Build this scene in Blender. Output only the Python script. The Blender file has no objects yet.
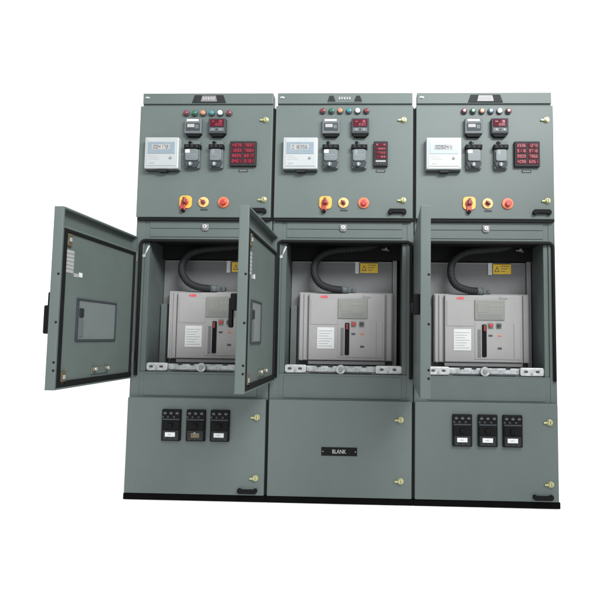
import bpy, bmesh, math, random
from mathutils import Matrix, Vector
random.seed(7)
sc = bpy.context.scene
COL = sc.collection

# ---------------------------------------------------------------- camera
cam_d = bpy.data.cameras.new('camera')
cam = bpy.data.objects.new('camera', cam_d); COL.objects.link(cam)
yaw, pit, rol = -0.03254, 0.07637, -0.01279
cy, sy, cp, sp, cr, sr = (math.cos(yaw), math.sin(yaw), math.cos(pit), math.sin(pit), math.cos(rol), math.sin(rol))
RW = (Matrix(((cr, sr, 0), (-sr, cr, 0), (0, 0, 1))) @ Matrix(((1, 0, 0), (0, cp, sp), (0, -sp, cp)))
      @ Matrix(((cy, 0, -sy), (0, 1, 0), (sy, 0, cy))) @ Matrix(((1, 0, 0), (0, 0, -1), (0, 1, 0))))
right, down, fwd = RW[0], RW[1], RW[2]
M = Matrix(((right[0], -down[0], -fwd[0], 1.3593), (right[1], -down[1], -fwd[1], -3.0282),
            (right[2], -down[2], -fwd[2], 0.9085), (0, 0, 0, 1)))
cam.matrix_world = M
cam_d.sensor_width = 36; cam_d.lens = 536.34 / 600 * 36
cam_d.shift_x = -52.86 / 600; cam_d.shift_y = -3.4 / 600
cam_d.clip_start = 0.05; cam_d.clip_end = 200
sc.camera = cam
sc.render.resolution_x = sc.render.resolution_y = 1024

# ---------------------------------------------------------------- light: a white photo studio
w = bpy.data.worlds.new('World'); sc.world = w; w.use_nodes = True
bg = w.node_tree.nodes['Background']
bg.inputs[0].default_value = (1, 1, 1, 1); bg.inputs[1].default_value = 1.42
def area(name, loc, target, sx, sy_, power, color=(1, 1, 1), spread=180):
    d = bpy.data.lights.new(name, 'AREA'); d.shape = 'RECTANGLE'; d.size = sx; d.size_y = sy_; d.energy = power; d.color = color; d.spread = math.radians(spread)
    o = bpy.data.objects.new(name, d); COL.objects.link(o); o.location = loc
    o.rotation_euler = (Vector(target) - Vector(loc)).to_track_quat('-Z', 'Y').to_euler()
    return o
area('softbox_lamp', (2.9, -3.3, 3.75), (0.72, -0.2, 1.85), 2.6, 0.9, 80, (0.97, 1.0, 1.0), 75)      # gridded softbox, high on the right
area('added_floor_fill', (1.2, -2.4, 4.6), (1.2, -1.7, 0.0), 5.0, 1.2, 30, (1, 1, 1), 80)               # unseen fill added overhead, keeps the white floor white
sc.view_settings.view_transform = 'Standard'; sc.view_settings.look = 'None'
sc.view_settings.exposure = 0; sc.view_settings.gamma = 1

# ---------------------------------------------------------------- materials
MATS = {}
def mat(name, col, rough=0.5, metal=0.0, var=0.0, scale=6.0, bump=0.0, bscale=400.0, emit=None, spec=0.5, stretch=(1, 1, 1)):
    if name in MATS: return MATS[name]
    m = bpy.data.materials.new(name); m.use_nodes = True
    nt = m.node_tree; b = nt.nodes['Principled BSDF']
    b.inputs['Base Color'].default_value = (*col, 1)
    b.inputs['Roughness'].default_value = rough; b.inputs['Metallic'].default_value = metal
    b.inputs['Specular IOR Level'].default_value = spec
    if var or bump:
        tc = nt.nodes.new('ShaderNodeTexCoord'); mp = nt.nodes.new('ShaderNodeMapping')
        mp.inputs['Scale'].default_value = stretch
        nt.links.new(tc.outputs['Object'], mp.inputs[0])
    if var:
        n = nt.nodes.new('ShaderNodeTexNoise'); n.inputs['Scale'].default_value = scale
        n.inputs['Detail'].default_value = 6; n.inputs['Roughness'].default_value = 0.65
        nt.links.new(mp.outputs[0], n.inputs['Vector'])
        r = nt.nodes.new('ShaderNodeValToRGB')
        r.color_ramp.elements[0].position = 0.3; r.color_ramp.elements[1].position = 0.7
        r.color_ramp.elements[0].color = (*[c * (1 - var) for c in col], 1)
        r.color_ramp.elements[1].color = (*[min(1, c * (1 + var)) for c in col], 1)
        nt.links.new(n.outputs[0], r.inputs[0]); nt.links.new(r.outputs[0], b.inputs['Base Color'])
        q = nt.nodes.new('ShaderNodeMapRange')
        q.inputs['To Min'].default_value = max(0.05, rough - 0.08); q.inputs['To Max'].default_value = min(1, rough + 0.1)
        nt.links.new(n.outputs[0], q.inputs[0]); nt.links.new(q.outputs[0], b.inputs['Roughness'])
    if bump:
        n2 = nt.nodes.new('ShaderNodeTexNoise'); n2.inputs['Scale'].default_value = bscale; n2.inputs['Detail'].default_value = 2
        nt.links.new(tc.outputs['Object'], n2.inputs['Vector'])
        bp = nt.nodes.new('ShaderNodeBump'); bp.inputs['Strength'].default_value = bump; bp.inputs['Distance'].default_value = 0.001
        nt.links.new(n2.outputs[0], bp.inputs['Height']); nt.links.new(bp.outputs[0], b.inputs['Normal'])
    if emit:
        b.inputs['Emission Color'].default_value = (*emit[0], 1); b.inputs['Emission Strength'].default_value = emit[1]
    MATS[name] = m
    return m
PAINT = mat('grey_green_powder_coat', (0.069, 0.0858, 0.0825), 0.44, spec=0.25, var=0.085, scale=2.0, stretch=(1, 1, 0.55), bump=0.25, bscale=260)
FRAMEP = mat('grey_green_frame_paint', (0.065, 0.081, 0.078), 0.48, spec=0.22, var=0.06, scale=5.0, bump=0.25, bscale=260)
INNERP = mat('door_inside_paint', (0.074, 0.092, 0.086), 0.5, spec=0.2, var=0.07, scale=4.0, bump=0.25, bscale=260)
DARKP = mat('shade_dark_inner_wall', (0.055, 0.066, 0.066), 0.6, var=0.15, scale=8)  # shade of the recessed walls put into a darker grey
BLACK = mat('black_rubber_and_shade', (0.004, 0.0045, 0.0045), 0.7, var=0.2, scale=30, spec=0.15)  # rubber seals, also painted shade in the bay top and column gaps
PLINTH = mat('black_plinth_paint', (0.002, 0.002, 0.002), 0.8, var=0.3, scale=12, spec=0.04)
BLKPL = mat('black_plastic', (0.003, 0.003, 0.0035), 0.6, var=0.15, scale=30, spec=0.1)
CHARC = mat('charcoal_plastic', (0.014, 0.015, 0.016), 0.6, var=0.15, scale=40, spec=0.15)
GREYPL = mat('light_grey_plastic', (0.225, 0.222, 0.220), 0.5, spec=0.25, var=0.04, scale=9, bump=0.15, bscale=500)
GREYPL2 = mat('mid_grey_plastic', (0.13, 0.13, 0.135), 0.45, var=0.05, scale=9)
CASSET = mat('cassette_steel', (0.112, 0.115, 0.117), 0.55, spec=0.25, var=0.1, scale=7)
TRIP = mat('trip_unit_grey', (0.145, 0.15, 0.137), 0.4, var=0.04, scale=15)
GALV = mat('galvanised_steel', (0.25, 0.265, 0.27), 0.5, metal=0.35, var=0.5, scale=38, bump=0.2, bscale=120)
STEEL = mat('bright_steel', (0.34, 0.35, 0.35), 0.45, metal=0.4, var=0.3, scale=40)
BRASS = mat('zinc_yellow_lock', (0.30, 0.30, 0.15), 0.3, metal=0.45, var=0.15, scale=60)
BROWN = mat('brown_bracket', (0.09, 0.075, 0.04), 0.5, metal=0.3, var=0.3, scale=60)
WHITE = mat('white_plastic', (0.24, 0.255, 0.26), 0.4, var=0.03, scale=12)
PAPER = mat('white_label', (0.42, 0.43, 0.43), 0.7, var=0.04, scale=30)
PALEP = mat('faded_label', (0.22, 0.22, 0.22), 0.7, var=0.12, scale=60)
LCD = mat('lcd_blue_grey', (0.13, 0.165, 0.19), 0.25, var=0.05, scale=20)
INK = mat('dark_ink', (0.03, 0.03, 0.035), 0.6)
INKG = mat('grey_ink', (0.14, 0.14, 0.15), 0.6)
REDINK = mat('red_ink', (0.50, 0.02, 0.035), 0.5)
REDPL = mat('red_plastic', (0.26, 0.018, 0.015), 0.35, var=0.08, scale=40)
DKRED = mat('dark_red_plastic', (0.12, 0.012, 0.010), 0.35, var=0.1, scale=40)
YELPL = mat('yellow_plastic', (0.50, 0.25, 0.035), 0.4, var=0.06, scale=40)
PALEY = mat('pale_amber_plastic', (0.55, 0.31, 0.11), 0.4, var=0.06, scale=40)
ORANG = mat('orange_plastic', (0.42, 0.09, 0.035), 0.4, var=0.06, scale=40)
SIGNY = mat('yellow_sign', (0.55, 0.36, 0.01), 0.5, var=0.06, scale=30)
GREENB = mat('dark_green_button', (0.008, 0.022, 0.012), 0.4)
LEDBK = mat('dark_red_window', (0.055, 0.005, 0.010), 0.6, spec=0.08, var=0.2, scale=30)
LED = mat('red_led_digits', (0.16, 0.012, 0.025), 0.4, emit=((0.75, 0.05, 0.10), 0.17))
LEDDIM = mat('dim_red_led_digits', (0.15, 0.015, 0.03), 0.4, emit=((0.7, 0.09, 0.15), 0.11))
RELAY = mat('relay_grey', (0.075, 0.085, 0.09), 0.5, spec=0.2, var=0.06, scale=25)
RELDK = mat('relay_dark_grey', (0.028, 0.033, 0.037), 0.55, spec=0.15, var=0.1, scale=25)
CLEAR = mat('clear_cover', (0.09, 0.104, 0.11), 0.4, spec=0.25, var=0.08, scale=35)
PANEG = mat('window_pane_grey', (0.105, 0.118, 0.119), 0.3, spec=0.3, var=0.04, scale=6)
BADGEM = mat('badge_mauve', (0.12, 0.115, 0.125), 0.4, var=0.08, scale=30)
FLOORM = mat('white_studio_floor', (0.94, 0.94, 0.94), 0.8, var=0.005, scale=2)
def lens(name, c, e=0.12): return mat(name, c, 0.2, emit=(c, e))
LENS = {'red': lens('red_lens', (0.10, 0.012, 0.018), 0.03), 'green': lens('green_lens', (0.008, 0.07, 0.032), 0.03),
        'amber': lens('amber_lens', (0.30, 0.13, 0.06), 0.05), 'blue': lens('teal_lens', (0.02, 0.12, 0.13), 0.05),
        'steelblue': lens('steel_blue_lens', (0.07, 0.12, 0.16), 0.05), 'white': lens('white_lens', (0.5, 0.52, 0.52), 0.1)}

# ---------------------------------------------------------------- mesh helpers
class MB:
    """collects shapes into one mesh; every shape carries its own material slot"""
    def __init__(s): s.bm = bmesh.new(); s.mats = []
    def mi(s, m):
        if m not in s.mats: s.mats.append(m)
        return s.mats.index(m)
    def take(s, tmp, m, smooth=False):
        k = s.mi(m); vm = {}
        for v in tmp.verts: vm[v] = s.bm.verts.new(v.co)
        for f in tmp.faces:
            try: g = s.bm.faces.new([vm[v] for v in f.verts])
            except ValueError: continue
            g.material_index = k; g.smooth = smooth and f.smooth
        tmp.free()
    def box(s, x0, x1, y0, y1, z0, z1, m, bev=0.0, seg=2):
        t = bmesh.new(); bmesh.ops.create_cube(t, size=1)
        for v in t.verts:
            v.co = Vector(((x0 + x1) / 2 + v.co.x * (x1 - x0), (y0 + y1) / 2 + v.co.y * (y1 - y0), (z0 + z1) / 2 + v.co.z * (z1 - z0)))
        if bev: bmesh.ops.bevel(t, geom=t.edges[:], offset=bev, segments=seg, profile=0.5, affect='EDGES')
        s.take(t, m); return s
    def cyl(s, cx, cz, y0, y1, r, m, r2=None, n=28, bev=0.0):
        """axis along y; y0 is the front"""
        t = bmesh.new()
        prof = [(0, y1), (r if r2 is None else r2, y1)]
        if bev: prof += [(r, y0 + bev), (r - bev * 0.3, y0 + bev * 0.3), (r - bev, y0), (0, y0)]
        else: prof += [(r, y0), (0, y0)]
        rings = []
        for rr, yy in prof:
            if rr == 0: rings.append([t.verts.new((cx, yy, cz))])
            else: rings.append([t.verts.new((cx + rr * math.cos(2 * math.pi * i / n), yy, cz + rr * math.sin(2 * math.pi * i / n))) for i in range(n)])
        for k, (a, b) in enumerate(zip(rings, rings[1:])):
            for i in range(n):
                j = (i + 1) % n
                if len(a) == 1: f = t.faces.new((a[0], b[j], b[i]))
                elif len(b) == 1: f = t.faces.new((a[i], a[j], b[0]))
                else: f = t.faces.new((a[i], a[j], b[j], b[i])); f.smooth = (k == 1)
        bmesh.ops.recalc_face_normals(t, faces=t.faces[:]); s.take(t, m, True); return s
    def prism(s, pts, y0, y1, m, bev=0.0):
        """outline in x,z extruded from y0 (front) to y1"""
        t = bmesh.new()
        a = [t.verts.new((x, y0, z)) for x, z in pts]; b = [t.verts.new((x, y1, z)) for x, z in pts]
        t.faces.new(a); t.faces.new(b[::-1])
        for i in range(len(pts)):
            j = (i + 1) % len(pts); t.faces.new((a[j], a[i], b[i], b[j]))
        bmesh.ops.recalc_face_normals(t, faces=t.faces[:])
        if bev: bmesh.ops.bevel(t, geom=t.edges[:], offset=bev, segments=2, profile=0.5, affect='EDGES')
        s.take(t, m); return s
    def tube(s, pts, rad, m, n=14, caps=True):
        t = bmesh.new(); P = [Vector(p) for p in pts]; rings = []; up = Vector((0, 1, 0))
        for i, p in enumerate(P):
            d = (P[min(i + 1, len(P) - 1)] - P[max(i - 1, 0)]).normalized()
            u = up.cross(d); u = u.normalized() if u.length > 1e-4 else Vector((1, 0, 0)); v = d.cross(u).normalized()
            r = rad(i) if callable(rad) else rad
            rings.append([t.verts.new(p + u * r * math.cos(2 * math.pi * k / n) + v * r * math.sin(2 * math.pi * k / n)) for k in range(n)])
        for a, b in zip(rings, rings[1:]):
            for k in range(n):
                f = t.faces.new((a[k], a[(k + 1) % n], b[(k + 1) % n], b[k])); f.smooth = True
        if caps: t.faces.new(rings[0][::-1]); t.faces.new(rings[-1])
        bmesh.ops.recalc_face_normals(t, faces=t.faces[:]); s.take(t, m, True); return s
    def text(s, body, cx, y, cz, h, m, width=None, bold=0.0, side=False):
        """lettering facing -y, centred at cx, cz, cap height h"""
        c = bpy.data.curves.new('lettering', 'FONT'); c.body = body; c.size = 1; c.offset = bold
        c.align_x = 'CENTER'; c.align_y = 'CENTER'; c.resolution_u = 3
        o = bpy.data.objects.new('lettering', c); COL.objects.link(o)
        bpy.context.view_layer.update()
        me = bpy.data.meshes.new_from_object(o.evaluated_get(bpy.context.evaluated_depsgraph_get()))
        bpy.data.objects.remove(o); bpy.data.curves.remove(c)
        xs = [v.co.x for v in me.vertices]; ys = [v.co.y for v in me.vertices]
        sx = (width / (max(xs) - min(xs))) if width else h / (max(ys) - min(ys)); sz = h / (max(ys) - min(ys))
        mx, my = (max(xs) + min(xs)) / 2, (max(ys) + min(ys)) / 2
        t = bmesh.new(); t.from_mesh(me); bpy.data.meshes.remove(me)
        for v in t.verts:
            X, Z = (v.co.x - mx) * sx, (v.co.y - my) * sz
            v.co = Vector((y, cx + X, cz + Z)) if side else Vector((cx + X, y, cz + Z))
        s.take(t, m); return s
    def digits(s, x0, x1, z0, z1, y, n, m, string):
        """seven segment digits"""
        SEG = {'0': 'abcdef', '1': 'bc', '2': 'abged', '3': 'abgcd', '4': 'fgbc', '5': 'afgcd', '6': 'afgedc', '7': 'abc', '8': 'abcdefg', '9': 'abfgcd'}
        wd = (x1 - x0) / n; t = 0.16 * wd; g = wd * 0.14
        for i, ch in enumerate(string):
            a = x0 + i * wd + g; b = x0 + (i + 1) * wd - g; zm = (z0 + z1) / 2
            R = {'a': (a, b, z1 - t, z1), 'd': (a, b, z0, z0 + t), 'g': (a, b, zm - t / 2, zm + t / 2),
                 'f': (a, a + t, zm + t * .6, z1 - t * 1.1), 'b': (b - t, b, zm + t * .6, z1 - t * 1.1),
                 'e': (a, a + t, z0 + t * 1.1, zm - t * .6), 'c': (b - t, b, z0 + t * 1.1, zm - t * .6)}
            for k in SEG[ch]: q = R[k]; s.box(q[0], q[1], y - 0.0006, y + 0.0006, q[2], q[3], m)
        return s
    def build(s, name, parent=None):
        me = bpy.data.meshes.new(name); s.bm.to_mesh(me); s.bm.free()
        for m in s.mats: me.materials.append(m)
        o = bpy.data.objects.new(name, me); COL.objects.link(o)
        if parent: o.parent = parent
        return o
def tag(o, label=None, cat=None, group=None, kind=None):
    if label: o['label'] = label
    if cat: o['category'] = cat
    if group: o['group'] = group
    if kind: o['kind'] = kind
    return o
def empty(name, loc):
    o = bpy.data.objects.new(name, None); COL.objects.link(o); o.location = loc; o.empty_display_size = 0.2
    return o
def rrect(x0, x1, z0, z1, r, n=6):
    pts = []
    for cx, cz, a0 in ((x1 - r, z1 - r, 0), (x0 + r, z1 - r, 90), (x0 + r, z0 + r, 180), (x1 - r, z0 + r, 270)):
        for k in range(n + 1):
            a = math.radians(a0 + 90 * k / n); pts.append((cx + r * math.cos(a), cz + r * math.sin(a)))
    return pts
def spline(pts, n=12):
    P = [Vector(p) for p in pts]; P = [P[0] * 2 - P[1]] + P + [P[-1] * 2 - P[-2]]; out = []
    for i in range(1, len(P) - 2):
        a, b, c, d = P[i - 1], P[i], P[i + 1], P[i + 2]
        for k in range(n):
            t = k / n
            out.append(0.5 * (2 * b + (c - a) * t + (2 * a - 5 * b + 4 * c - d) * t * t + (3 * b - a - 3 * c + d) * t ** 3))
    out.append(P[-2]); return out

# ---------------------------------------------------------------- setting
fl = MB(); fl.box(-14, 16, -14, 16, -0.1, -0.002, FLOORM)
tag(fl.build('floor'), 'plain white studio floor under the cabinets', None, None, 'structure')

# ---------------------------------------------------------------- cabinet
DY = -0.027                                   # front face of the closed doors
ZU0, ZU1, ZL0, ZL1 = 1.585, 2.243, 0.036, 0.560

def quarter_lock(parent, x, z):
    m = MB(); m.cyl(x, z, DY - 0.006, DY + 0.002, 0.017, BRASS, bev=0.002)
    m.cyl(x, z, DY - 0.016, DY - 0.006, 0.013, BRASS, bev=0.003)
    m.box(x - 0.0022, x + 0.0022, DY - 0.0166, DY - 0.0155, z - 0.009, z + 0.009, BROWN)
    m.box(x - 0.034, x - 0.012, DY - 0.010, DY - 0.001, z - 0.007, z + 0.003, BRASS, 0.002)
    return m.build('lock', parent)
def pull_handle(parent, x0, x1, z0, z1, droop=0.0):
    m = MB(); r = 0.009; h = z1 - z0
    pts = [(x0 + r, z0), (x1 - r, z0), (x1, z0 + h * .35), (x1, z1 - h * .2), (x1 - h * .2, z1), (x1 - h * .55, z1), (x1 - h * .8, z1 - h * .22),
           (x0 + h * .8, z1 - h * .22), (x0 + h * .55, z1), (x0 + h * .2, z1), (x0, z1 - h * .2), (x0, z0 + h * .35)]
    if droop: pts = pts
    else: pts = [(x, z0 + z1 - z) for x, z in pts][::-1]
    m.prism(pts, DY - 0.020, DY + 0.001, BLKPL, 0.003)
    return m.build('pull_handle', parent)
def indicator(parent, x, z, c):
    m = MB(); m.cyl(x, z, DY - 0.007, DY + 0.002, 0.0185, RELDK, bev=0.002)
    m.cyl(x, z, DY - 0.012, DY - 0.007, 0.0165, RELAY, bev=0.002)
    o = m.build('indicator_lamp', parent)
    q = MB(); q.cyl(x, z, DY - 0.022, DY - 0.011, 0.0140, LENS[c], bev=0.006)
    tag(q.build('lens', o), None); tag(o, {'red': 'red', 'green': 'green', 'amber': 'amber', 'blue': 'teal', 'steelblue': 'pale blue', 'white': 'white'}[c] + ' round indicator lamp')
    return o
def energy_meter(parent, reading):
    m = MB(); x0, x1, z0, z1 = 0.060, 0.257, 1.856, 2.040; f = DY - 0.045
    m.box(x0, x1, f, DY + 0.002, z0, z1, WHITE, 0.006)
    m.box(x0 + 0.014, x1 - 0.014, f - 0.003, f + 0.001, z0 + 0.016, z1 - 0.010, WHITE, 0.0012)
    m.prism([(0.128, 1.857), (0.196, 1.857), (0.184, 1.842), (0.140, 1.842)], DY - 0.035, DY, CHARC)
    m.box(x0 + 0.004, x1 - 0.004, DY - 0.03, DY + 0.001, z0 - 0.007, z0 + 0.001, RELDK)
    m.text('kWh', 0.105, f - 0.0035, 1.886, 0.010, INKG)
    for k in range(3): m.box(0.085, 0.150 - 0.012 * k, f - 0.0036, f - 0.0028, 1.908 + 0.010 * k, 1.911 + 0.010 * k, PALEP)
    for x in (0.070, 0.247): m.cyl(x, 1.866, f - 0.001, f + 0.002, 0.004, PALEP, n=14)
    o = m.build('energy_meter', parent)
    d = MB(); d.box(0.080, 0.237, f - 0.005, f - 0.002, 1.942, 2.010, LCD, 0.001)
    d.box(0.104, 0.206, f - 0.0058, f - 0.0048, 1.966, 1.996, PALEP)
    d.digits(0.110, 0.200, 1.971, 1.991, f - 0.0062, 6, INK, reading)
    d.build('display', o)
    b = MB(); b.cyl(0.212, 1.918, f - 0.008, f - 0.002, 0.0075, INKG, bev=0.002); b.build('button', o)
    return o
def relay_grey(parent, x0, x1):
    m = MB(); f = DY - 0.03; z0, z1 = 2.052, 2.158
    m.box(x0, x1, f, DY + 0.002, z0 + 0.016, z1, RELAY, 0.004)
    m.prism([(x0 + 0.004, z0 + 0.017), (x1 - 0.004, z0 + 0.017), (x1 - 0.016, z0), (x0 + 0.016, z0)], f + 0.006, DY, BLKPL)
    m.box(x0 + 0.014, x1 - 0.018, f - 0.003, f + 0.001, z1 - 0.020, z1 - 0.007, PAPER, 0.001)
    m.box(x0 + 0.010, x1 - 0.010, f - 0.0015, f + 0.001, z0 + 0.032, z1 - 0.030, RELDK)
    o = m.build('protection_relay', parent)
    d = MB(); d.box(x0 + 0.018, x1 - 0.040, f - 0.004, f - 0.001, z0 + 0.050, z1 - 0.036, PALEP, 0.001)
    d.box(x1 - 0.036, x1 - 0.016, f - 0.004, f - 0.001, z0 + 0.042, z1 - 0.040, RELAY, 0.001)
    d.build('display', o); tag(o, 'grey relay with white strip across its top'); return o
def relay_dark(parent, x0, x1, bright):
    m = MB(); f = DY - 0.03; z0, z1 = 2.052, 2.158
    m.box(x0, x1, f, DY + 0.002, z0 + 0.016, z1, RELDK, 0.004)
    m.prism([(x0 + 0.004, z0 + 0.017), (x1 - 0.004, z0 + 0.017), (x1 - 0.018, z0), (x0 + 0.018, z0)], f + 0.006, DY, BLKPL)
    m.box(x0 + 0.010, x1 - 0.010, f - 0.0015, f + 0.001, z0 + 0.028, z0 + 0.048, RELAY)
    for k in range(3): m.cyl(x0 + 0.028 + 0.022 * k, z0 + 0.038, f - 0.004, f - 0.001, 0.006, (GREYPL2, RELDK, GREYPL2)[k], n=14)
    o = m.build('digital_relay', parent)
    d = MB(); d.box(x0 + 0.010, x1 - 0.010, f - 0.003, f, z0 + 0.056, z1 - 0.008, LEDBK, 0.001)
    d.digits(x0 + 0.018, x1 - 0.018, z0 + 0.078, z1 - 0.014, f - 0.0035, 3, LEDDIM, '415')
    d.digits(x0 + 0.040, x1 - 0.018, z0 + 0.060, z0 + 0.074, f - 0.0035, 3, LEDDIM, '230')
    d.build('display', o); tag(o, 'dark relay with red digits'); return o
def timer_relay(parent, x0, x1, tagged):
    m = MB(); f = DY - 0.035; z0, z1 = 1.862, 2.030; xm = (x0 + x1) / 2; W = x1 - x0
    m.box(x0 + 0.004, x1 - 0.004, f + 0.012, DY + 0.002, z0 + 0.004, z1 - 0.018, RELAY, 0.004)
    m.box(x0, x1, f, DY + 0.001, 1.978, 2.003, BLKPL, 0.003)
    for k in range(3): m.box(x0 + W * (.12 + .3 * k), x0 + W * (.28 + .3 * k), f - 0.002, f + 0.001, 1.984, 1.997, CHARC, 0.001)
    m.cyl(x0 + W * .32, 2.016, f + 0.010, DY, 0.010, BLKPL, n=18, bev=0.002)
    m.box(x0 + W * .5, x1 - 0.004, f + 0.016, DY, 2.008, 2.026, RELAY, 0.002)
    m.prism([(x0 + 0.008, 1.886), (x0 + 0.018, 1.868), (x1 - 0.018, 1.868), (x1 - 0.008, 1.886), (x1 - 0.004, 1.905), (x0 + 0.004, 1.905)], f + 0.002, DY, RELDK, 0.002)
    o = m.build('control_relay', parent)
    c = MB(); c.prism(rrect(x0 + 0.010, x1 - 0.010, 1.906, 1.974, 0.012), f - 0.004, f + 0.014, CLEAR, 0.003)
    c.text('mA', xm + 0.008, f - 0.0045, 1.925, 0.010, INKG)
    c.box(x0 + 0.016, x1 - 0.02, f - 0.0045, f - 0.0038, 1.938, 1.941, INKG)
    if tagged: c.box(x0 + 0.010, x0 + 0.036, f - 0.006, f - 0.003, 1.950, 1.970, PAPER, 0.001)
    else: c.box(x0 + 0.022, x0 + 0.034, f - 0.0048, f - 0.003, 1.945, 1.968, GREYPL2, 0.001)
    c.build('cover', o)
    k = MB(); k.cyl(xm - 0.004, 1.885, f - 0.012, f + 0.003, 0.013, CLEAR, bev=0.004); k.box(xm - 0.006, xm - 0.002, f - 0.0135, f - 0.011, 1.876, 1.894, PAPER, 0.0008)
    k.build('knob', o); tag(o, 'clear covered relay with white tag' if tagged else 'clear covered relay without a tag'); return o
def led_meter(parent, x0, x1, cols, seed):
    rnd = random.Random(seed); m = MB(); f = DY - 0.022; z0, z1 = 1.880, 2.026
    m.box(x0, x1, f, DY + 0.002, z0, z1, CHARC, 0.004)
    o = m.build('digital_meter', parent)
    d = MB(); g = 0.010; cw = (x1 - x0 - g) / cols
    zb = z0 + (0.042 if cols == 1 else 0.012)
    rh = (z1 - 0.010 - zb) / 4
    for c in range(cols):
        for r in range(4):
            a = x0 + g / 2 + c * cw + 0.004; b = a + cw - 0.008; za = zb + r * rh + 0.003; zt = zb + (r + 1) * rh - 0.003
            d.box(a, b, f - 0.002, f + 0.001, za, zt, LEDBK, 0.001)
            d.digits(a + 0.004, b - 0.004, za + 0.004, zt - 0.004, f - 0.0026, 4, LED if (c == 0 or cols == 1 or r < 2) else LEDDIM, '%04d' % rnd.randint(200, 9999))
    d.build('display', o)
    if cols == 1:
        s = MB(); s.box(x0 + 0.012, x1 - 0.012, f - 0.002, f + 0.001, z0 + 0.024, z0 + 0.034, PALEP, 0.001)
        for k in range(3): s.cyl(x0 + 0.022 + 0.018 * k, z0 + 0.012, f - 0.004, f + 0.001, 0.006, RELDK, n=14)
        s.build('keypad', o)
    l = MB(); xm = (x0 + x1) / 2
    l.box(xm - 0.027, xm + 0.027, DY - 0.0025, DY + 0.001, z0 - 0.030, z0 - 0.014, RELDK, 0.0008)
    for k in range(4): l.box(xm - 0.020 + 0.0105 * k, xm - 0.012 + 0.0105 * k, DY - 0.0032, DY - 0.002, z0 - 0.025, z0 - 0.019, INKG)
    l.build('label_plate', o)
    tag(o, 'red digital meter with ' + ('two columns' if cols == 2 else 'one column') + ' of figures'); return o
def switches(parent, x1, x2, x3, pad):
    z = 1.672; m = MB()
    m.prism(rrect(x1 - 0.036, x1 + 0.036, z - 0.036, z + 0.038, 0.022), DY - 0.008, DY + 0.002, YELPL, 0.002)
    o = m.build('isolator_switch', parent)
    k = MB(); k.cyl(x1 - 0.002, z, DY - 0.020, DY - 0.007, 0.020, REDPL, bev=0.004)
    k.prism([(x1 - 0.008, z + 0.024), (x1 + 0.006, z + 0.024), (x1 + 0.010, z - 0.010), (x1 - 0.012, z - 0.010)], DY - 0.036, DY - 0.018, DKRED, 0.003)
    k.build('knob', o)
    h = MB(); h.prism(rrect(x1 - 0.020 + pad, x1 + 0.008 + pad, z - 0.052, z - 0.010, 0.007), DY - 0.018, DY - 0.006, REDPL, 0.003)
    h.cyl(x1 - 0.006 + pad, z - 0.049, DY - 0.020, DY + 0.001, 0.0105, BLKPL, bev=0.003); h.build('padlock_lever', o)
    tag(o, 'yellow rotary isolator with red knob and padlock lever')
    m = MB(); m.cyl(x2, z, DY - 0.008, DY + 0.002, 0.030, PALEY, bev=0.003)
    m.box(x2 - 0.018, x2 + 0.024, DY - 0.0015, DY + 0.001, z - 0.047, z - 0.038, RELDK)
    o = m.build('selector_switch', parent); tag(o, 'small pale yellow selector with dark red knob')
    k = MB(); k.cyl(x2, z, DY - 0.018, DY - 0.007, 0.013, DKRED, bev=0.003)
    k.prism([(x2 - 0.015, z + 0.008), (x2 - 0.010, z + 0.014), (x2 + 0.015, z - 0.007), (x2 + 0.010, z - 0.014)], DY - 0.030, DY - 0.017, DKRED, 0.002); k.build('knob', o)
    m = MB(); m.cyl(x3, z, DY - 0.008, DY + 0.002, 0.032, ORANG, bev=0.003)
    o = m.build('push_button_switch', parent); tag(o, 'orange round push button')
    k = MB(); k.cyl(x3 + 0.002, z - 0.002, DY - 0.026, DY - 0.007, 0.017, REDPL, r2=0.014, bev=0.004); k.build('knob', o)
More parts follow.
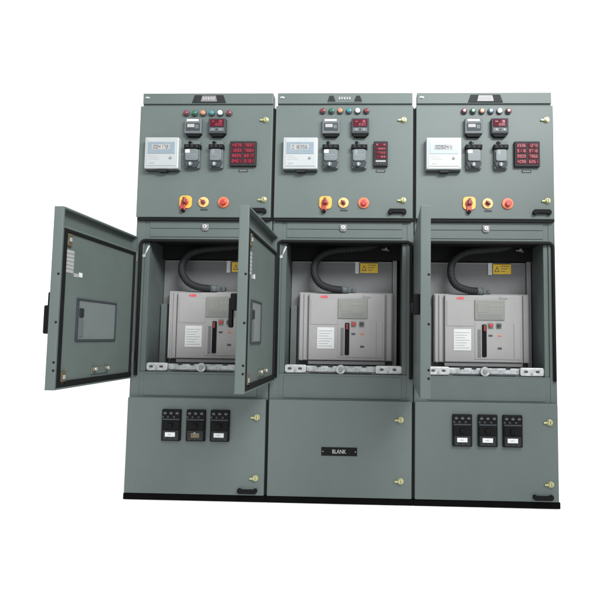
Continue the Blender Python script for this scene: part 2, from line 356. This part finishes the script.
def mccb(parent, xm, zt, labelled):
    m = MB(); w2 = 0.053; z1 = zt; z0 = zt - 0.172; f = DY - 0.018
    m.box(xm - w2, xm + w2, f, DY + 0.002, z0, z1, BLKPL, 0.004)
    for k in (-1, 0, 1):
        m.cyl(xm + k * 0.034, z1 - 0.020, f - 0.003, f + 0.001, 0.011, CHARC, n=18, bev=0.002)
        m.box(xm + k * 0.034 - 0.007, xm + k * 0.034 + 0.007, f - 0.0038, f - 0.0028, z1 - 0.0218, z1 - 0.0182, GREYPL2)
        m.cyl(xm + k * 0.034 + 0.017 if k < 1 else xm - 0.045, z1 - 0.040, f - 0.003, f + 0.001, 0.006, RELDK, n=14)
    m.box(xm - w2 + 0.006, xm + w2 - 0.006, f - 0.002, f + 0.001, z1 - 0.058, z1 - 0.050, RELDK)
    m.box(xm - w2 + 0.006, xm + w2 - 0.006, f - 0.006, f + 0.001, z0 + 0.064, z1 - 0.062, BLKPL, 0.002)
    m.box(xm - 0.044, xm + 0.044, f - 0.0025, f + 0.001, z0 + 0.046, z0 + 0.058, CHARC, 0.001)
    m.box(xm - 0.044, xm + 0.044, f - 0.002, f + 0.001, z0 + 0.006, z0 + 0.046, CHARC, 0.001)
    for k in range(3): m.cyl(xm - 0.03 + 0.03 * k, z0 + 0.012, f - 0.003, f, 0.004, RELDK, n=12)
    o = m.build('moulded_case_breaker', parent)
    t = MB(); t.box(xm - 0.015, xm + 0.012, f - 0.018, f - 0.004, z0 + 0.075, z0 + 0.098, BLKPL, 0.004)
    t.build('toggle', o)
    if labelled:
        l = MB(); l.box(xm - 0.030, xm + 0.026, f - 0.005, f, z0 + 0.024, z0 + 0.048, PAPER, 0.001)
        l.box(xm - 0.012, xm + 0.004, f - 0.0056, f - 0.0048, z0 + 0.034, z0 + 0.038, PALEP)
        l.build('label', o); tag(o, 'black breaker with white label')
    else:
        l = MB(); l.box(xm - 0.024, xm + 0.024, f - 0.004, f, z0 + 0.020, z0 + 0.046, BROWN, 0.001); l.cyl(xm - 0.002, z0 + 0.046, f - 0.006, f, 0.006, GREYPL2, n=14)
        l.build('cover', o); tag(o, 'black breaker without white label')
    return o

def breaker_door(root, xh, swing, zt, zb, d, wy, lever):
    """door opened square to the cabinet: outer face at xo, free edge at y=-d"""
    xo = 0.0; T = 0.0426; xi = xo + T; ye = -d; yh = -0.030
    m = MB()
    m.box(xo, xo + 0.003, ye, yh, zb, zt, PAINT)                               # skin
    m.box(xo + 0.0005, xi, ye - 0.0015, ye + 0.012, zb + 0.0005, zt - 0.0005, PAINT, 0.003)      # free edge
    m.box(xo + 0.003, xi, ye + 0.012, yh, zt - 0.009, zt - 0.001, PAINT)          # top lip
    m.box(xo + 0.003, xi, ye + 0.012, yh, zb + 0.001, zb + 0.009, PAINT)          # bottom lip
    m.box(xo + 0.003, xi - 0.004, yh - 0.012, yh, zb + 0.009, zt - 0.009, PAINT)   # hinge edge
    m.box(xo + 0.003, xi - 0.034, ye + 0.012, yh - 0.012, zt - 0.082, zt - 0.009, INNERP)   # channel under the top lip
    m.box(xo + 0.003, xi - 0.004, ye + 0.012, yh - 0.012, zt - 0.092, zt - 0.082, INNERP)   # inner rim
    m.box(xo + 0.003, xi - 0.010, ye + 0.012, yh - 0.012, zb + 0.009, zt - 0.092, INNERP)   # inner sheet
    for z in (zt - 0.30, zt - 0.51, zb + 0.12, zb + 0.085):
        m.cyl(xi - 0.008, z, ye - 0.0022, ye + 0.002, 0.0055, BLACK, n=14)
    o = m.build('breaker_door', root); o.location = (xh, 0, 0); o.rotation_euler = (0, 0, -swing)
    g = MB(); gx0, gx1 = xi - 0.011, xi - 0.002                                  # gasket ring
    g.box(gx0, gx1, ye + 0.014, yh - 0.013, zt - 0.108, zt - 0.093, BLACK, 0.003)
    g.box(gx0, gx1 + 0.002, ye + 0.014, yh - 0.013, zb + 0.010, zb + 0.036, BLACK, 0.003)
    g.box(gx0, gx1 + 0.002, ye + 0.014, ye + 0.042, zb + 0.036, zt - 0.093, BLACK, 0.003)
    g.box(gx0, gx1, yh - 0.030, yh - 0.013, zb + 0.036, zt - 0.093, BLACK, 0.003)
    g.build('gasket_and_gap_shade', o)
    px = xi - 0.010
    f = MB(); y0, y1, z0, z1 = wy[0], wy[1], 0.875, 1.075                        # inspection window
    for a in ((y0, y1, z1 - 0.010, z1), (y0, y1, z0, z0 + 0.010), (y0, y0 + 0.016, z0 + 0.010, z1 - 0.010), (y1 - 0.012, y1, z0 + 0.010, z1 - 0.010)):
        f.box(px - 0.001, px + 0.007, a[0], a[1], a[2], a[3], RELDK, 0.002)
    f.box(px - 0.001, px + 0.003, y0 + 0.016, y1 - 0.012, z0 + 0.010, z1 - 0.010, PANEG)
    f.box(px + 0.003, px + 0.010, y0 + 0.022, y0 + 0.054, z1 - 0.088, z1 - 0.046, CHARC, 0.003)
    f.box(px + 0.003, px + 0.006, y0 + 0.026, y0 + 0.060, z0 + 0.020, z1 - 0.100, INNERP, 0.001)
    f.build('inspection_window', o)
    l = MB()
    for k in range(6):
        l.box(px - 0.0005, px + 0.0012, -0.702, -0.640, 1.1835 + 0.0175 * k, 1.1985 + 0.0175 * k, PALEP)
    l.box(px - 0.0005, px + 0.0012, -0.636, -0.600, 1.170, 1.186, PALEP)
    l.box(px - 0.0005, px + 0.0012, -0.594, -0.566, 1.173, 1.194, PAPER)
    l.build('label_strip', o)
    for (yy, zz) in ((-0.688, zt - 0.140), (-0.686, zb + 0.052)):
        b = MB(); b.box(px, px + 0.010, yy - 0.018, yy + 0.016, zz - 0.028, zz + 0.028, BROWN, 0.002)
        b.box(px + 0.010, px + 0.014, yy - 0.010, yy + 0.006, zz - 0.008, zz + 0.010, PALEP, 0.001); b.build('corner_bracket', o)
    b = MB()
    b.box(px, px + 0.006, -0.455, -0.300, zb + 0.050, zb + 0.082, INNERP, 0.002)
    for yy in (-0.435, -0.316):
        t = [(px, yy, zb + 0.072), (px + 0.014, yy, zb + 0.072)]
        b.tube(t, 0.013, BROWN, 16); b.tube([(px + 0.012, yy, zb + 0.074), (px + 0.022, yy, zb + 0.074)], 0.008, STEEL, 12)
    b.build('stay_bolts', o)
    h = MB()                                                                     # lever handle on the outer face
    yc = ye + 0.045
    if lever == 'down':
        h.box(xo - 0.016, xo + 0.001, yc - 0.020, yc + 0.020, 0.925, 1.100, BLKPL, 0.005)
        h.box(xo - 0.028, xo - 0.010, yc - 0.017, yc + 0.017, 1.020, 1.092, BLKPL, 0.006)
        h.box(xo - 0.044, xo - 0.010, yc - 0.016, yc + 0.016, 0.908, 1.034, BLKPL, 0.006)
    elif lever == 'swung':
        h.box(xo - 0.036, xo + 0.001, yc - 0.020, yc + 0.020, 1.020, 1.094, BLKPL, 0.006)
        h.box(xo - 0.044, xo - 0.026, yc - 0.016, yc + 0.016, 0.945, 1.074, BLKPL, 0.006)
    else:
        h.box(xo - 0.030, xo + 0.001, yc - 0.020, yc + 0.020, 1.010, 1.100, BLKPL, 0.006)
        h.box(xo - 0.042, xo - 0.020, yc - 0.016, yc + 0.060, 1.020, 1.060, BLKPL, 0.006)
    h.build('handle', o)
    for z in (zb + 0.11, zt - 0.11):
        q = MB(); q.box(xo + 0.006, xo + 0.030, yh - 0.001, -0.001, z - 0.030, z + 0.030, STEEL, 0.003); q.build('hinge', o)
    return o

def cabinet(x, w, label, door, doorz, red_cols, amber, badge, lower, led, swx, seed, lampz):
    root = empty('switchgear_cabinet', (x, 0, 0))
    tag(root, label, 'cabinet', 'switchgear cabinets standing side by side')
    D = 0.95; xr = w - 0.004; x0 = 0.002
    # body: side, back and roof sheets, stiles and cross members, with the breaker compartment open at the front
    m = MB()
    m.box(x0, x0 + 0.003, 0.0, D, 0.033, 2.241, PAINT); m.box(xr - 0.003, xr, 0.0, D, 0.033, 2.241, PAINT)
    m.box(x0 + 0.003, xr - 0.003, D - 0.003, D, 0.033, 2.241, PAINT); m.box(x0, xr, 0.001, D, 2.241, 2.245, PAINT)
    m.box(x0 + 0.003, 0.052, 0.0, 0.03, 0.033, 1.600, FRAMEP, 0.002); m.box(xr - 0.036, xr - 0.003, 0.0, 0.03, 0.033, 1.600, FRAMEP, 0.002)
    m.box(0.052, xr - 0.036, 0.003, 0.03, 1.458, 1.600, FRAMEP); m.box(0.052, xr - 0.036, 0.003, 0.03, 0.540, 0.702, FRAMEP)
    m.box(0.080, xr - 0.064, -0.001, 0.004, 1.476, 1.522, FRAMEP, 0.002)
    m.box(0.080, xr - 0.064, -0.001, 0.004, 1.526, 1.572, FRAMEP, 0.002)
    m.box(0.052, xr - 0.036, -0.008, 0.004, 1.456, 1.468, FRAMEP, 0.003)              # drip lip over the opening
    m.box(0.080, xr - 0.064, -0.001, 0.004, 0.568, 0.690, FRAMEP, 0.002)
    m.box(0.052, 0.080, 0.010, 0.045, 0.702, 1.446, FRAMEP, 0.002); m.box(xr - 0.062, xr - 0.036, 0.010, 0.045, 0.702, 1.446, FRAMEP, 0.002)
    m.build('body', root)
    c = MB()                                                                       # compartment lining, its black top standing in for deep shade
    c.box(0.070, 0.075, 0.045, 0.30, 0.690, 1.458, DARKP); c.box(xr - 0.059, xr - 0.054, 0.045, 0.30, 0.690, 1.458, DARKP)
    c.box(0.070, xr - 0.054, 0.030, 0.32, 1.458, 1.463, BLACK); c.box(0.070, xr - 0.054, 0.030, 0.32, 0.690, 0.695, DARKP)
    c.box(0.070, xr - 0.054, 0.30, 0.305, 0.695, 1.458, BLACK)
    c.box(0.075, xr - 0.059, 0.215, 0.300, 1.380, 1.4575, BLACK)  # black block added so the top of the bay reads as shade
    c.build('compartment', root)
    k = MB()                                                                        # cassette that takes the breaker
    k.box(0.078, 0.697, 0.25, 0.258, 0.705, 1.376, CASSET, 0.002)
    k.box(0.699, 0.725, 0.235, 0.258, 0.705, 1.384, GREYPL2, 0.002)
    k.box(0.084, 0.120, 0.20, 0.249, 0.705, 1.10, DARKP, 0.002)
    k.box(0.09, 0.69, 0.246, 0.2505, 1.366, 1.374, GREYPL2)
    for (a, z, yy) in ((0.657, 1.448, 0.205), (0.697, 1.400, 0.225)): k.cyl(a, z, yy, yy + 0.02, 0.010, PALEP, n=16, bev=0.003)
    k.tube([(0.63, 0.21, 1.448), (0.675, 0.21, 1.440)], 0.006, INKG, 10)
    k.build('cassette', root)
    s = MB(); s.box(0.500, 0.609, 0.246, 0.249, 1.306, 1.372, SIGNY, 0.001)
    for q in range(3): s.box(0.548, 0.598 - 0.012 * q, 0.2452, 0.2464, 1.352 - 0.016 * q, 1.356 - 0.016 * q, BROWN)
    s.prism([(0.508, 1.318), (0.540, 1.318), (0.524, 1.352)], 0.2452, 0.2464, INK)
    s.prism([(0.514, 1.322), (0.534, 1.322), (0.524, 1.344)], 0.2446, 0.2458, SIGNY)
    s.build('warning_sign', root)
    s = MB(); s.box(0.468, 0.493, 0.240, 0.249, 1.300, 1.374, PAPER, 0.003); s.build('tag_holder', root)
    g = MB()                                                                        # rubber seal round the opening
    xl0, xl1, zt_ = 0.034, xr - 0.012, 1.462; R = 0.028; path = [(xl0, -0.006, 0.690)]
    for i in range(9): a = math.radians(180 - 90 * i / 8); path.append((xl0 + R + R * math.cos(a), -0.006, zt_ - R + R * math.sin(a)))
    for i in range(9): a = math.radians(90 - 90 * i / 8); path.append((xl1 - R + R * math.cos(a), -0.006, zt_ - R + R * math.sin(a)))
    path.append((xl1, -0.006, 0.690)); path = [(a, b, z - 0.009) for a, b, z in path]
    g.tube(path, 0.010, BLACK, 10); g.build('seal', root)
    b = MB(); b.tube([(0.052, 0.004, 1.365), (0.078, 0.006, 1.425)], 0.006, STEEL, 10); b.cyl(0.052, 1.365, -0.002, 0.012, 0.009, STEEL, n=14); b.build('door_stay', root)
    # runners the breaker slides out on
    r = MB(); r.box(0.078, xr - 0.058, 0.045, 0.060, 0.702, 0.746, GALV, 0.002)
    r.box(0.205, 0.595, 0.036, 0.046, 0.712, 0.742, GALV, 0.003); r.box(0.230, 0.575, 0.030, 0.050, 0.698, 0.707, CHARC, 0.002)
    for a, bb in ((0.082, 0.204), (0.596, xr - 0.060)):
        r.prism(rrect(a, bb, 0.706, 0.752, 0.012), 0.022, 0.045, STEEL, 0.003)
        for u in (0.24, 0.72):
            X = a + (bb - a) * u; r.prism(rrect(X - 0.011, X + 0.011, 0.724, 0.737, 0.006), 0.0205, 0.0225, INK)
        r.cyl(a + (bb - a) * 0.48, 0.719, 0.018, 0.023, 0.006, GALV, n=14, bev=0.002)
    for X in (0.262, 0.330, 0.520): r.box(X, X + 0.025, 0.028, 0.037, 0.742, 0.752, CHARC, 0.002)
    r.build('runner', root)
    kn = MB(); kn.cyl(0.400, 0.727, 0.016, 0.040, 0.027, GALV, bev=0.004); kn.cyl(0.400, 0.727, 0.010, 0.018, 0.013, GREYPL2, bev=0.003); kn.build('racking_socket', root)
    # plinth and header
    p = MB(); p.box(x0 - 0.002, xr + 0.002, -0.020, D, 0.0, 0.033, PLINTH, 0.002); p.build('plinth', root)
    h = MB(); h.box(0.012, xr - 0.010, -0.012, 0.055, 2.262, 2.327, PAINT, 0.003); h.box(0.012, xr - 0.010, -0.002, 0.055, 2.246, 2.262, FRAMEP)
    hd = h.build('header', root)
    for X in (0.038,):
        q = MB(); q.box(X - 0.012, X + 0.014, -0.015, -0.011, 2.294, 2.304, GALV, 0.001); q.cyl(X, 2.299, -0.019, -0.014, 0.006, STEEL, n=14, bev=0.002); q.build('bolt', hd)
    n = MB(); a, bb = 0.304, 0.504
    if badge == 'full':
        n.prism([(a, 2.268), (bb, 2.268), (bb - 0.016, 2.314), (a + 0.016, 2.314)], -0.016, -0.011, CHARC, 0.001)
        n.prism([(a + 0.052, 2.274), (bb - 0.052, 2.274), (bb - 0.060, 2.310), (a + 0.060, 2.310)], -0.0175, -0.015, BADGEM, 0.001)
    else:
        n.prism([(a, 2.268), (bb, 2.268), (bb - 0.010, 2.314), (a + 0.010, 2.314)], -0.015, -0.011, PAINT, 0.001)
        n.prism([(a, 2.274), (a + 0.046, 2.274), (a + 0.034, 2.308), (a + 0.012, 2.308)], -0.0175, -0.0145, CHARC, 0.001)
        n.prism([(bb - 0.046, 2.274), (bb, 2.274), (bb - 0.012, 2.308), (bb - 0.034, 2.308)], -0.0175, -0.0145, CHARC, 0.001)
    for k in range(5): n.box((a + bb) / 2 - 0.036 + 0.015 * k, (a + bb) / 2 - 0.026 + 0.015 * k, -0.0184, -0.0172, 2.284 + 0.002 * (k % 2), 2.300, PALEP)
    n.build('nameplate', hd)
    # instrument door and what is mounted on it
    dx0, dx1 = 0.006, w - 0.011
    m = MB(); m.box(dx0, dx1, DY, -0.002, ZU0, ZU1, PAINT, 0.004, 3)
    od = m.build('instrument_door', root)
    q = MB(); q.box(dx0 + 0.004, dx1 - 0.004, -0.019, 0.001, ZU0 - 0.017, ZU0 + 0.001, BLACK, 0.003)
    q.box(dx1 - 0.001, w + (0.0025 if seed < 3 else -0.006), -0.010, -0.0005, ZU0 - 0.010, ZU1 - 0.010, BLACK); q.build('gasket_and_gap_shade', od)  # black strip in the column gap stands in for its shade
    quarter_lock(od, 0.745, 2.158); quarter_lock(od, 0.745, 1.689); pull_handle(od, 0.659, 0.762, 1.607, 1.638)
    for i, cname in enumerate(('red', 'green', amber, 'blue' if badge != 'full' or seed == 1 else 'steelblue', 'white', 'red')):
        indicator(root, 0.279 + 0.0502 * i, lampz, cname)
    energy_meter(root, ('004172', '018356', '009241')[seed - 1])
    relay_grey(root, 0.279, 0.379); relay_dark(root, *led[2], bright=True)
    timer_relay(root, 0.283, 0.376, True); timer_relay(root, *led[3], False)
    led_meter(root, led[0], led[1], red_cols, seed)
    switches(root, *swx)
    q = MB(); q.prism([(0.385, 1.552), (0.385, 1.522), (0.393, 1.511), (0.417, 1.511), (0.425, 1.522), (0.425, 1.552)], -0.010, 0.001, GREYPL2, 0.003)
    kl = q.build('keyhole_badge', root)
    q = MB(); q.cyl(0.404, 1.534, -0.018, -0.009, 0.013, STEEL, bev=0.003); q.box(0.4025, 0.4055, -0.0186, -0.0175, 1.527, 1.541, INK); q.build('lock', kl)
    # lower door
    m = MB(); m.box(dx0, dx1, DY, -0.002, ZL0, ZL1, PAINT, 0.004, 3); ld = m.build('cable_door', root)
    q = MB(); q.box(dx1 - 0.001, w + (0.0025 if seed < 3 else -0.006), -0.010, -0.0005, ZL0, ZL1 - 0.006, BLACK); q.build('gasket_and_gap_shade', ld)  # black strip painting the shade of the gap beside the lower door
    quarter_lock(ld, 0.738, 0.461); quarter_lock(ld, 0.739, 0.131)
    if lower == 'plate':
        q = MB(); q.box(0.303, 0.500, DY - 0.003, DY + 0.001, 0.260, 0.306, BLKPL, 0.001); [q.cyl(X, 0.283, DY - 0.0042, DY - 0.002, 0.0035, INKG, n=12) for X in (0.312, 0.491)]; npl = q.build('nameplate', ld)
        t = MB(); t.text('BLANK', 0.4015, DY - 0.0036, 0.2835, 0.022, PALEP, width=0.076, bold=0.015)
        t.build('lettering', ld)
    else:
        pull_handle(ld, 0.641, 0.750, 0.048, 0.076, 1)
        for xm, lab in zip((0.2625, 0.4000, 0.5345), lower): mccb(root, xm, 0.498, lab)
    breaker_door(root, *door, *doorz)
    return root

def circuit_breaker(x, label, bend=0.0):
    root = empty('circuit_breaker', (x + 0.417, 0.18, 0.745)); ox, oz = x + 0.417, 0.745
    tag(root, label, 'circuit breaker', 'air circuit breakers racked inside the cabinets')
    def done(m, name, parent=root):
        bmesh.ops.translate(m.bm, verts=m.bm.verts[:], vec=(-0.417, -0.18, -0.745)); return m.build(name, parent)
    m = MB()
    m.box(0.134, 0.699, 0.196, 0.247, 0.768, 1.178, GREYPL, 0.004)
    m.box(0.140, 0.150, 0.186, 0.197, 0.772, 1.172, GREYPL, 0.003); m.box(0.164, 0.186, 0.188, 0.197, 0.772, 1.172, GREYPL, 0.003)
    m.box(0.662, 0.692, 0.186, 0.197, 0.772, 1.172, GREYPL, 0.003)
    m.box(0.195, 0.655, 0.180, 0.240, 0.747, 0.770, GREYPL2, 0.003)
    done(m, 'housing')
    m = MB(); m.box(0.196, 0.653, 0.170, 0.197, 0.772, 1.170, GREYPL, 0.006, 3)
    m.box(0.208, 0.366, 0.1675, 0.171, 0.985, 1.134, GREYPL, 0.002); m.box(0.372, 0.640, 0.1678, 0.171, 0.790, 1.010, GREYPL, 0.002)
    m.box(0.388, 0.409, 0.1665, 0.170, 0.800, 0.968, GREYPL2, 0.001)
    for k in range(14): m.box(0.391, 0.406, 0.1655, 0.167, 0.806 + 0.0115 * k, 0.811 + 0.0115 * k, RELAY)
    m.box(0.453, 0.476, 0.1655, 0.169, 0.925, 0.936, INK, 0.001); m.box(0.508, 0.527, 0.1655, 0.169, 0.926, 0.935, ORANG, 0.001)
    m.box(0.506, 0.530, 0.1655, 0.169, 0.850, 0.862, INK, 0.001); m.box(0.600, 0.603, 0.1665, 0.169, 0.800, 1.000, GREYPL2)
    fc = done(m, 'front_cover')
    t = MB(); t.text('ABB', 0.286, 0.1688, 1.151, 0.0165, REDINK, width=0.046, bold=0.03); done(t, 'brand_mark', fc)
    t = MB(); t.text('Emax', 0.543, 0.1688, 1.152, 0.0165, INKG, width=0.050, bold=0.01); done(t, 'type_mark', fc)
    m = MB(); m.box(0.372, 0.548, 0.163, 0.171, 1.022, 1.142, TRIP, 0.003); m.box(0.386, 0.450, 0.1615, 0.164, 1.066, 1.122, TRIP, 0.001)
    for k in range(4): m.cyl(0.470 + 0.018 * k, 1.108, 0.161, 0.164, 0.005, GREYPL, n=14)
    for k in range(5): m.box(0.388, 0.535 - 0.01 * (k % 2), 0.1622, 0.1634, 1.030 + 0.006 * k, 1.032 + 0.006 * k, GREYPL2)
    done(m, 'trip_unit')
    m = MB(); m.box(0.249, 0.351, 0.1682, 0.1712, 0.841, 0.968, PAPER, 0.001)
    for k in range(7): m.box(0.257, 0.340 - 0.013 * ((k * 2) % 3), 0.1676, 0.1686, 0.855 + 0.015 * k, 0.858 + 0.015 * k, PALEP)
    done(m, 'rating_label')
    m = MB(); m.prism(rrect(0.415, 0.441, 0.806, 0.996, 0.006), 0.160, 0.169, BLKPL, 0.003); m.box(0.421, 0.435, 0.150, 0.162, 0.955, 0.990, DKRED, 0.003); done(m, 'charging_lever')
    for X, mm, lb in ((0.466, REDPL, 'red push button'), (0.5135, GREENB, 'dark green push button')):
        m = MB(); m.box(X - 0.016, X + 0.016, 0.163, 0.168, 0.973, 1.007, GREYPL2, 0.002); m.cyl(X, 0.990, 0.155, 0.164, 0.0125, mm, bev=0.003); tag(done(m, 'push_button'), lb)
    # corrugated control cable hose arching up into the dark top of the compartment
    pts = spline([(0.60, 0.19, 1.475), (0.54, 0.19, 1.455), (0.45, 0.182, 1.444), (0.35, 0.17, 1.432), (0.275 - bend, 0.16, 1.404), (0.232 - bend, 0.155, 1.350 - bend), (0.228 - bend * .6, 0.155, 1.285),
                  (0.262, 0.16, 1.228), (0.325, 0.17, 1.201), (0.40, 0.195, 1.193)], 20)
    m = MB(); m.tube(pts, lambda i: 0.0228 if i % 4 < 2 else 0.0208, CHARC, 16); done(m, 'cable_hose')
    m = MB(); m.tube([(0.385, 0.192, 1.195), (0.425, 0.205, 1.193)], 0.0240, RELAY, 18); m.box(0.415, 0.475, 0.190, 0.235, 1.1785, 1.208, RELAY, 0.005)
    m.cyl(0.455, 1.197, 0.184, 0.192, 0.008, INK, n=14); done(m, 'plug')
    return root

cabinet(0.000, 0.796, 'left end grey-green cabinet, one of its three small black breakers lacking a white label',
        (-0.014, 0.0213), (1.469, 0.666, 0.752, (-0.602, -0.233), 'down'), 2, 'amber', 'full', (True, False, True), (0.545, 0.697, (0.418, 0.519), (0.425, 0.510)), (0.294, 0.398, 0.513, -0.006), 1, 2.197)
cabinet(0.796, 0.810, 'middle grey-green cabinet whose plain lower door carries one black nameplate',
        (-0.006, 0.0), (1.475, 0.664, 0.758, (-0.640, -0.415), 'swung'), 1, 'amber', 'split', 'plate', (0.574, 0.655, (0.446, 0.546), (0.447, 0.538)), (0.303, 0.405, 0.520, -0.002), 2, 2.209)
cabinet(1.606, 0.794, 'right end grey-green cabinet, door edge-on, all three small black breakers labelled white',
        (-0.004, 0.040), (1.479, 0.657, 0.760, (-0.602, -0.233), 'short'), 2, 'amber', 'full', (True, True, True), (0.558, 0.700, (0.428, 0.524), (0.440, 0.522)), (0.306, 0.409, 0.521, 0.004), 3, 2.207)
circuit_breaker(0.000, 'pale grey breaker inside left end cabinet, partly hidden behind black door handle', 0.007)
circuit_breaker(0.796, 'pale grey breaker inside middle cabinet, above the lower door with black nameplate')
circuit_breaker(1.606, 'pale grey breaker inside right end cabinet, just right of the edge-on door', -0.006)
